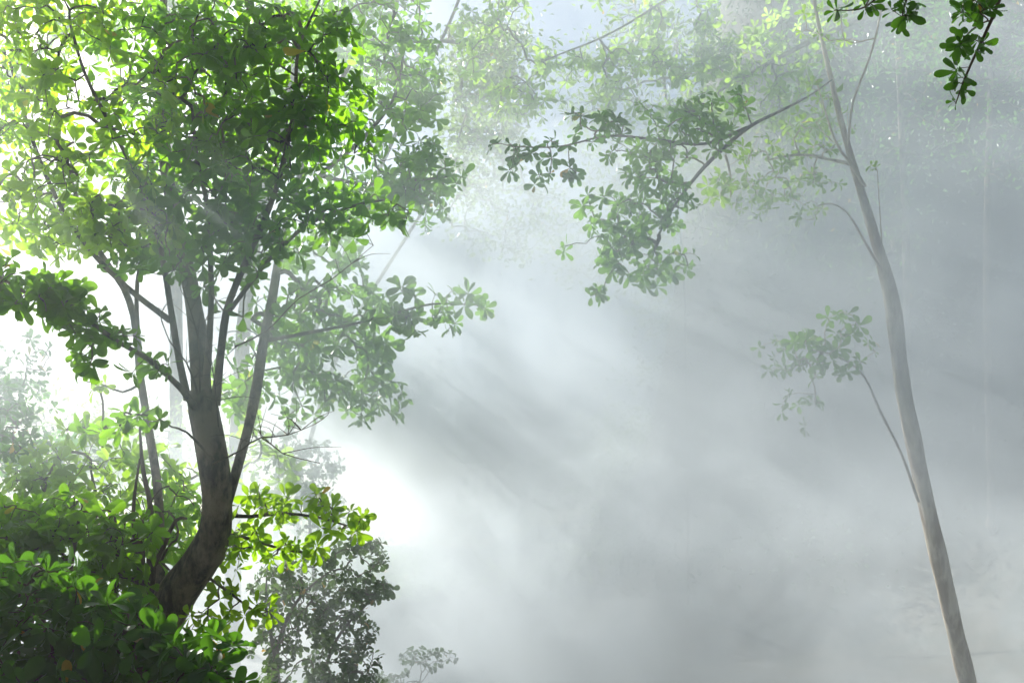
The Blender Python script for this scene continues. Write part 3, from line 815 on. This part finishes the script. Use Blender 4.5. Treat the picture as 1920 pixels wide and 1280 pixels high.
# ================================================================= boughs reaching in at the top
def overhanging_trees():
    # near right, dark
    base = base_of(2500, 1500, 5.6)
    t = thing('overhanging_tree', 'dark foreground boughs hanging in at the top right corner', 'tree', base)
    rng = np.random.default_rng(8)
    P, r = limb([(2480, 1900, 5.6, 90), (2440, 1200, 5.6, 80), (2380, 500, 5.6, 70), (2300, -50, 5.6, 55), (2150, -300, 5.6, 40)])
    link('trunk', *tube(P, r, 16, 0.06, rng), M_BARK, t, base)
    leafy_branch(t, base, [(2150, -300, 5.6, 30), (2030, -260, 5.5, 22), (1930, -150, 5.5, 13), (1885, -30, 5.5, 8), (1858, 40, 5.5, 6), (1830, 100, 5.5, 5), (1808, 150, 5.5, 4), (1792, 195, 5.5, 2)],
                 [(1830, 25, 45, 26, 5.5, 0.12, 13), (1812, 90, 24, 24, 5.5, 0.1, 8), (1800, 150, 16, 24, 5.5, 0.08, 6), (1848, 85, 10, 8, 5.5, 0.04, 2), (1790, 190, 6, 6, 5.5, 0.03, 1), (1900, -80, 80, 50, 5.5, 0.2, 16)],
                 0.088, M_LEAF_DARK, M_BARK_STEM, 201, skip=0.5, up=-0.35, flat=(30, 75), k=(3, 5), r0=0.002, sag=0.02)
    leafy_branch(t, base, [(2030, -260, 5.5, 20), (1900, -230, 5.5, 14), (1780, -120, 5.5, 9), (1730, -50, 5.5, 6), (1700, 0, 5.5, 4), (1690, 40, 5.5, 2)],
                 [(1695, 15, 26, 20, 5.5, 0.08, 8), (1690, 48, 4, 8, 5.5, 0.03, 1), (1740, -90, 70, 40, 5.5, 0.2, 14)],
                 0.085, M_LEAF_DARK, M_BARK_STEM, 202, skip=0.5, up=-0.2, flat=(30, 75), k=(3, 5), r0=0.002, sag=0.02)
    leafy_branch(t, base, [(1780, -120, 5.5, 8), (1690, -60, 5.5, 5), (1640, 0, 5.5, 4), (1610, 18, 5.5, 3), (1570, 20, 5.5, 2)],
                 [(1615, 8, 18, 10, 5.5, 0.06, 4), (1570, 18, 10, 6, 5.5, 0.05, 2), (1640, -50, 50, 25, 5.5, 0.15, 9)],
                 0.078, M_LEAF_DARK, M_BARK_STEM, 203, skip=0.4, up=-0.1, flat=(40, 85), k=(3, 5), r0=0.002, sag=0.02)
    tips = np.stack([rng.uniform(-12, 10, 2600), rng.uniform(-9, 4.4, 2600), rng.uniform(4.8, 9, 2600)], -1)  # unseen crown over the viewer, added to block sky light from the front
    skel = catmull([P[-1], (1.0, 1.0, 7.5), (-3, -1, 7.6), (-7, -2, 7.2)], [0.09, 0.07, 0.05, 0.03], 0.3)
    acc, pts, dirs = grow(skel[0], tips, rng, 0.1, 0.004, sides=3)
    acc.add(*tube(skel[0], skel[1], 10, 0.05, rng))
    b = link('branch', *acc.get(), M_BARK, t, base)
    link('foliage', *whorls(pts, unit(dirs) + np.array((0, 0, 0.8)), 0.26, 2, rng, 5, 7), M_LEAF_DARK, b, base)
    # wide crown over the clearing: trunk stands behind the leaning tree
    base = base_of(2100, 1300, 18.5)
    t = thing('canopy_tree', 'large tree behind the smoke whose lime backlit crown spreads across the top centre', 'tree', base)
    P, r = limb([(2120, 1400, 18.5, 60), (2110, 1200, 18.5, 56), (2090, 900, 18.5, 50), (2070, 560, 18.5, 44), (2040, 300, 18.5, 38), (1990, 50, 18.5, 32), (1880, -200, 18.4, 24), (1740, -420, 18.2, 14)])
    link('trunk', *tube(P, r, 16, 0.06, rng), M_BARK, t, base)

    def br(points, blobs, seed, **k):
        a = dict(size=0.17, leafmat=M_LEAF_LIME, woodmat=M_BARK)
        a.update(k)
        return leafy_branch(t, base, points, blobs, a.pop('size'), a.pop('leafmat'), a.pop('woodmat'), seed, **a)
    br([(1940, -60, 18.5, 14), (1700, -150, 18.0, 9), (1480, -120, 17.4, 7), (1300, -30, 17.0, 5), (1150, 60, 16.6, 4), (1030, 110, 16.4, 3)],
       clumps(860, 1380, -20, 210, 16.9, 0.6, 44, (26, 48), 12, 55) + [(1000, 170, 70, 40, 16.6, 0.7, 20), (960, 215, 40, 22, 16.6, 0.4, 10), (1180, 150, 90, 60, 16.8, 0.9, 30)], 301, skip=0.3, lod=4)
    br([(1990, 50, 18.5, 13), (1780, -20, 18.0, 10), (1560, 60, 17.6, 11), (1440, 120, 17.2, 8), (1350, 170, 17, 5)],
       [(1400, 140, 120, 90, 17.2, 0.9, 150), (1300, 170, 90, 60, 17, 0.8, 70), (1480, 60, 110, 80, 17.4, 0.8, 80), (1500, 200, 70, 60, 17.4, 0.7, 50)], 302, skip=0.3, lod=4)
    br([(1880, -200, 18.4, 16), (1600, -220, 18, 14), (1350, -240, 17.5, 11), (1100, -240, 17, 8), (900, -220, 17, 5)],
       clumps(860, 1650, -330, -30, 17.3, 0.8, 52, (28, 50), 13, 56), 303, skip=0.2, lod=4)
    # nearer bough tips at the top edge
    base = base_of(700, 1500, 16)
    br([(1100, -240, 17, 7), (1020, -160, 15.5, 6), (960, -80, 14, 5), (920, -20, 13, 3)],
       [(920, -10, 85, 22, 13, 0.4, 24), (950, -70, 110, 40, 13.3, 0.5, 24)], 304, leafmat=M_LEAF, skip=0.4)


overhanging_trees()


# ================================================================= far trees
def far_tree(name, label, foot, trunk, crown, size, mat, seed, lod=2, group='trees beyond the smoke', cat='tree'):
    base = base_of(*foot)
    t = thing(name, label, cat, base, group)
    rng = np.random.default_rng(seed)
    pts = [np.array((base[0], base[1], base[2] - 0.5))]
    P0, r0 = limb(trunk, step=0.5)
    P, r = catmull(np.vstack([pts, P0]), np.concatenate([[r0[0] * 1.15], r0]), 0.5)
    TV, TF = tube(P, r, 10, 0.06, rng)
    tips = blob_points(crown, rng)
    acc, pts, dirs = grow(P[len(P) // 3:], tips, rng, 0.1, 0.008, sides=3)
    acc.add(TV, TF)
    v, f = acc.get()
    link('trunk', v, f, M_BARK, t, base)
    ax = unit(dirs) + rng.normal(size=dirs.shape) * 0.6 + np.array((0, 0, 0.4))
    n = len(pts)
    # leaves spread loosely round every twig end
    m = 9
    off = rng.normal(size=(n, m, 3)) * size * 1.6
    pp = (pts[:, None] + off).reshape(-1, 3)
    dv = (ax[:, None] + rng.normal(size=(n, m, 3)) * 1.0).reshape(-1, 3)
    nv = rng.normal(size=(n * m, 3)) * 0.7 + np.array((0, 0, 0.8))
    v, f = leaves_mesh(pp, dv, nv, size * rng.uniform(0.6, 1.2, n * m), lod, rng)
    link('crown', v, f, mat, t, base)
    return t


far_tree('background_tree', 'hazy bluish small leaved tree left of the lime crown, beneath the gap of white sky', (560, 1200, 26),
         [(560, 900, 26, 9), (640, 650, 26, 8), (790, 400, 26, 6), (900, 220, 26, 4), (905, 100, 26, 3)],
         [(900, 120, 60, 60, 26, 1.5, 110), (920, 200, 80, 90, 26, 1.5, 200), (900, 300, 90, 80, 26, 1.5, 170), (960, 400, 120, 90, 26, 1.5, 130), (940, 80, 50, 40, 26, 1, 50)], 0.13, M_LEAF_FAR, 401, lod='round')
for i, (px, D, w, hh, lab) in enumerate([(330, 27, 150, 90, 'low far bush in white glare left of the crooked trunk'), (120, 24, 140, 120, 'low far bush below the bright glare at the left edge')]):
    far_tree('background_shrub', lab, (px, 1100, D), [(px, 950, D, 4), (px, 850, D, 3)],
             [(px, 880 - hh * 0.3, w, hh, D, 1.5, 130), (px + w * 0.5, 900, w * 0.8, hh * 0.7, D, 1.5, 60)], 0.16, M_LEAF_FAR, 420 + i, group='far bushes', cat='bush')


def far_wood():
    rng = np.random.default_rng(91)
    n = 620
    x = rng.uniform(-95, 12, n)
    y = rng.uniform(52, 72, n)
    top = 5.5 + 2.5 * np.sin(x * 0.21) + 1.5 * np.sin(x * 0.53 + 2)
    z = rng.uniform(0, 1, n) ** 0.8 * top + ground_h(x, y)
    m = 110
    off = rng.normal(size=(n, m, 3)) * np.array((1.3, 1.2, 0.8))
    pp = (np.stack([x, y, z], -1)[:, None] + off).reshape(-1, 3)
    dv = rng.normal(size=(n * m, 3))
    nv = rng.normal(size=(n * m, 3)) * 0.8 + np.array((0, 0, 0.8))
    v, f = leaves_mesh(pp, dv, nv, rng.uniform(0.2, 0.4, n * m), 2, rng)
    o = link('far_wood', v, f, M_LEAF_FAR)
    o['kind'] = 'stuff'
    o['label'] = 'low far off wood closing the clearing in white glare'
    o['category'] = 'wood'


far_wood()


far_tree('background_tree', 'tall hazy tree added for shadow shafts, seen in gaps of the crooked tree crown', (440, 1200, 17.5),
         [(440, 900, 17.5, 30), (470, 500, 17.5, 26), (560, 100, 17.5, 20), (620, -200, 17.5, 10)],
         clumps(540, 785, -260, 190, 17.4, 0.6, 46, (30, 50), 17, 9), 0.16, M_LEAF, 407, lod=4)  # crown added to break the sunlight into shafts
far_tree('background_tree', 'tall far tree added behind the upper left crown to cast shadow shafts', (330, 1100, 30),
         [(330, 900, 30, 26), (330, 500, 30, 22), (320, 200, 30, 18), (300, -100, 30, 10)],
         [(x, y, 20 + (x * 7 + y) % 14, 20 + (x * 3 + y) % 15, 30, 0.5, 50) for x, y in ((270, 300), (387, 35), (470, 90), (508, 150), (520, 15), (437, 300), (330, 15), (560, 200), (400, -45), (475, 235), (590, 90))], 0.2, M_LEAF, 409, lod=4)  # added clumps, placed where their shadows should cross the smoke
far_tree('background_tree', 'tall far tree added behind the leaves at the left edge to cast shadow shafts', (-30, 1100, 30),
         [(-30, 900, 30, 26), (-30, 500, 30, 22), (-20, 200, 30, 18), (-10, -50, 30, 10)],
         [(x, y, 20 + (x * 7 + y) % 14, 20 + (x * 3 + y) % 15, 30, 0.5, 50) for x, y in ((120, 362), (-20, 165), (45, 130), (-90, 250), (200, 60), (120, 55), (-60, 100), (150, -60))], 0.2, M_LEAF, 410, lod=4)  # sun blocker added at the left, clumps set for shadow streaks
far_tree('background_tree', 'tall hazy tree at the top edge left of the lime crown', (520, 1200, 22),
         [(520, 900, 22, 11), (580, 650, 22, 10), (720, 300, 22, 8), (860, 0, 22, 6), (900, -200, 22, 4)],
         clumps(830, 1300, -420, -20, 22, 1.5, 34, (22, 45), 12, 10) + clumps(860, 960, 0, 380, 22, 1.0, 9, (22, 36), 10, 11), 0.15, M_LEAF_FAR, 408, lod=4)  # clumps, mostly above the frame, spaced to block sun and leave shafts
far_tree('background_tree', 'dim tree trunk and crown at the far right edge behind the leaning tree', (1960, 1200, 24),
         [(1860, 1000, 24, 14), (1850, 500, 24, 12), (1860, 100, 24, 10), (1870, -100, 24, 8)],
         [(1880, 60, 140, 160, 24, 1.5, 220), (1900, 300, 100, 80, 24, 1.5, 50), (1760, 30, 110, 90, 24, 1.5, 70)], 0.14, M_LEAF_DARK, 403)
far_tree('background_tree', 'ghostly tree beyond the middle of the clearing, almost lost in smoke', (1290, 1150, 27),
         [(1290, 900, 27, 5), (1280, 500, 27, 4), (1240, 100, 27, 4)],
         [(1230, 200, 180, 200, 27, 1.5, 330), (1130, 450, 110, 90, 27, 1.5, 90), (1400, 350, 150, 120, 27, 1.5, 120)], 0.17, M_LEAF_FAR, 404)
far_tree('background_tree', 'shadowy tree between the leaning tree and the clearing centre, dim behind smoke', (1600, 1150, 28),
         [(1700, 900, 28, 16), (1700, 500, 28, 14), (1680, 0, 28, 10)],
         [(1640, 150, 180, 220, 28, 1.5, 330), (1600, 450, 150, 120, 28, 1.5, 90)], 0.14, M_LEAF_DARK, 405)



# dark growth over the hillside: one mass
def hillside_growth():
    rng = np.random.default_rng(77)
    n = 900
    x = rng.uniform(-3, 34, n)
    y = rng.uniform(25, 44, n)
    z = ground_h(x, y)
    ok = z > 0.3
    x, y, z = x[ok], y[ok], z[ok]
    n = len(x)
    m = 50
    off = rng.normal(size=(n, m, 3)) * np.array((0.7, 0.7, 0.6))
    pp = (np.stack([x, y, z + 0.5], -1)[:, None] + off).reshape(-1, 3)
    dv = rng.normal(size=(n * m, 3)) + np.array((0, -0.3, 0.2))
    nv = rng.normal(size=(n * m, 3)) * 0.8 + np.array((0, 0, 0.8))
    v, f = leaves_mesh(pp, dv, nv, rng.uniform(0.10, 0.24, n * m), 2, rng)
    o = link('undergrowth', v, f, M_LEAF_HILL)
    o['kind'] = 'stuff'
    o['label'] = 'dark leafy undergrowth covering the hillside behind the smoke'
    o['category'] = 'undergrowth'


hillside_growth()


# ================================================================= smoke and haze
def box(name, lo, hi, mat):
    x0, y0, z0 = lo
    x1, y1, z1 = hi
    V = [(x0, y0, z0), (x1, y0, z0), (x1, y1, z0), (x0, y1, z0), (x0, y0, z1), (x1, y0, z1), (x1, y1, z1), (x0, y1, z1)]
    F = [(0, 3, 2, 1), (4, 5, 6, 7), (0, 1, 5, 4), (1, 2, 6, 5), (2, 3, 7, 6), (3, 0, 4, 7)]
    return link(name, V, F, mat, smooth=False)


def smoke():
    m, nt, out = new_mat('drifting_smoke')
    N, L = nt.nodes.new, nt.links.new
    tc = N('ShaderNodeTexCoord')
    sep = N('ShaderNodeSeparateXYZ')
    L(tc.outputs['Object'], sep.inputs[0])

    def mr(src, a, b, c=0.0, d=1.0, smooth=True):
        n = N('ShaderNodeMapRange')
        n.interpolation_type = 'SMOOTHSTEP' if smooth else 'LINEAR'
        n.inputs[1].default_value = a
        n.inputs[2].default_value = b
        n.inputs[3].default_value = c
        n.inputs[4].default_value = d
        L(src, n.inputs[0])
        return n.outputs[0]

    def mul(a, b):
        n = N('ShaderNodeMath')
        n.operation = 'MULTIPLY'
        for i, s in enumerate((a, b)):
            if isinstance(s, float):
                n.inputs[i].default_value = s
            else:
                L(s, n.inputs[i])
        return n.outputs[0]
    no = N('ShaderNodeTexNoise')
    no.inputs['Scale'].default_value = 0.55
    no.inputs['Detail'].default_value = 7.0
    no.inputs['Roughness'].default_value = 0.65
    no.inputs['Distortion'].default_value = 0.9
    mp = N('ShaderNodeMapping')
    mp.inputs['Location'].default_value = (6.6, 14.1, 8.8)
    L(tc.outputs['Object'], mp.inputs[0])
    L(mp.outputs[0], no.inputs['Vector'])
    puffs = mr(no.outputs[0], 0.41, 0.61, 0.24, 1.1)
    # the front of the smoke leans towards the viewer higher up
    lean = mr(sep.outputs[2], 1.7, 3.0, 0.0, 3.2)
    back = mr(sep.outputs[2], 4.0, 5.0, 1.0, 0.0)
    lean = mul(mul(lean, back), mr(sep.outputs[0], -5.4, -3.6, 0.3, 1.0))
    ad = N('ShaderNodeMath')
    ad.operation = 'ADD'
    L(sep.outputs[1], ad.inputs[0])
    L(lean, ad.inputs[1])
    near = mr(ad.outputs[0], 8.2, 11.6)
    bank = mr(sep.outputs[2], 4.6, 1.6, 0.0, -7.0)
    bank = mul(bank, mr(sep.outputs[0], 4.0, 1.5, 0.55, 1.0))
    yb = N('ShaderNodeMath')
    yb.operation = 'ADD'
    L(sep.outputs[1], yb.inputs[0])
    L(bank, yb.inputs[1])
    fary = mr(yb.outputs[0], 15.0, 11.5)
    top = mr(sep.outputs[2], 8.0, 3.0, 0.15, 1.0)
    side = mr(sep.outputs[0], 1.0, 4.5, 1.0, 0.5)
    core = mul(mul(mr(sep.outputs[0], -2.6, -0.2), mr(sep.outputs[0], 4.2, 1.4)), mr(sep.outputs[2], 7.5, 4.5, 0.0, 0.0))
    c1 = N('ShaderNodeMath')
    c1.operation = 'ADD'
    c1.inputs[1].default_value = 1.0
    L(core, c1.inputs[0])
    side = mul(side, c1.outputs[0])
    low = mr(sep.outputs[2], 3.0, 0.0, 1.0, 1.15)
    leftx = mr(sep.outputs[0], -4.0, -0.8, 0.2, 1.0)
    near = mul(near, leftx)
    d = mul(mul(mul(puffs, near), mul(fary, top)), mul(mul(side, low), 0.48))
    # thin smoke drifting nearer the viewer above head height
    n2 = N('ShaderNodeTexNoise')
    n2.inputs['Scale'].default_value = 0.9
    n2.inputs['Detail'].default_value = 3.0
    L(tc.outputs['Object'], n2.inputs['Vector'])
    thin = mul(mul(mr(n2.outputs[0], 0.35, 0.65, 0.35, 1.0), mr(sep.outputs[2], 1.2, 2.8)), mul(mul(mr(sep.outputs[1], 4.5, 7.0), mr(sep.outputs[0], -2.0, 2.0, 0.22, 1.0)), 0.09))
    a2 = N('ShaderNodeMath')
    a2.operation = 'ADD'
    L(d, a2.inputs[0])
    L(thin, a2.inputs[1])
    d = a2.outputs[0]
    vol = N('ShaderNodeVolumePrincipled')
    vol.inputs['Color'].default_value = (0.88, 0.955, 1.0, 1)
    vol.inputs['Anisotropy'].default_value = 0.28
    L(d, vol.inputs['Density'])
    L(vol.outputs[0], out.inputs['Volume'])
    m.cycles.volume_step_rate = 0.5
    o = box('smoke', (-13, 2.4, -1.3), (13, 23.2, 11), m)
    o['kind'] = 'stuff'
    o['label'] = 'white smoke drifting across the clearing'
    o['category'] = 'smoke'
    m, nt, out = new_mat('thin_haze')
    vol = nt.nodes.new('ShaderNodeVolumePrincipled')
    vol.inputs['Color'].default_value = (0.95, 0.97, 1.0, 1)
    vol.inputs['Density'].default_value = 0.0015
    vol.inputs['Anisotropy'].default_value = 0.5
    nt.links.new(vol.outputs[0], out.inputs['Volume'])
    o = box('haze', (-60, -45, -2.5), (60, 75, 40), m)
    o['kind'] = 'stuff'
    o['label'] = 'thin haze hanging in the forest air'
    o['category'] = 'haze'


smoke()
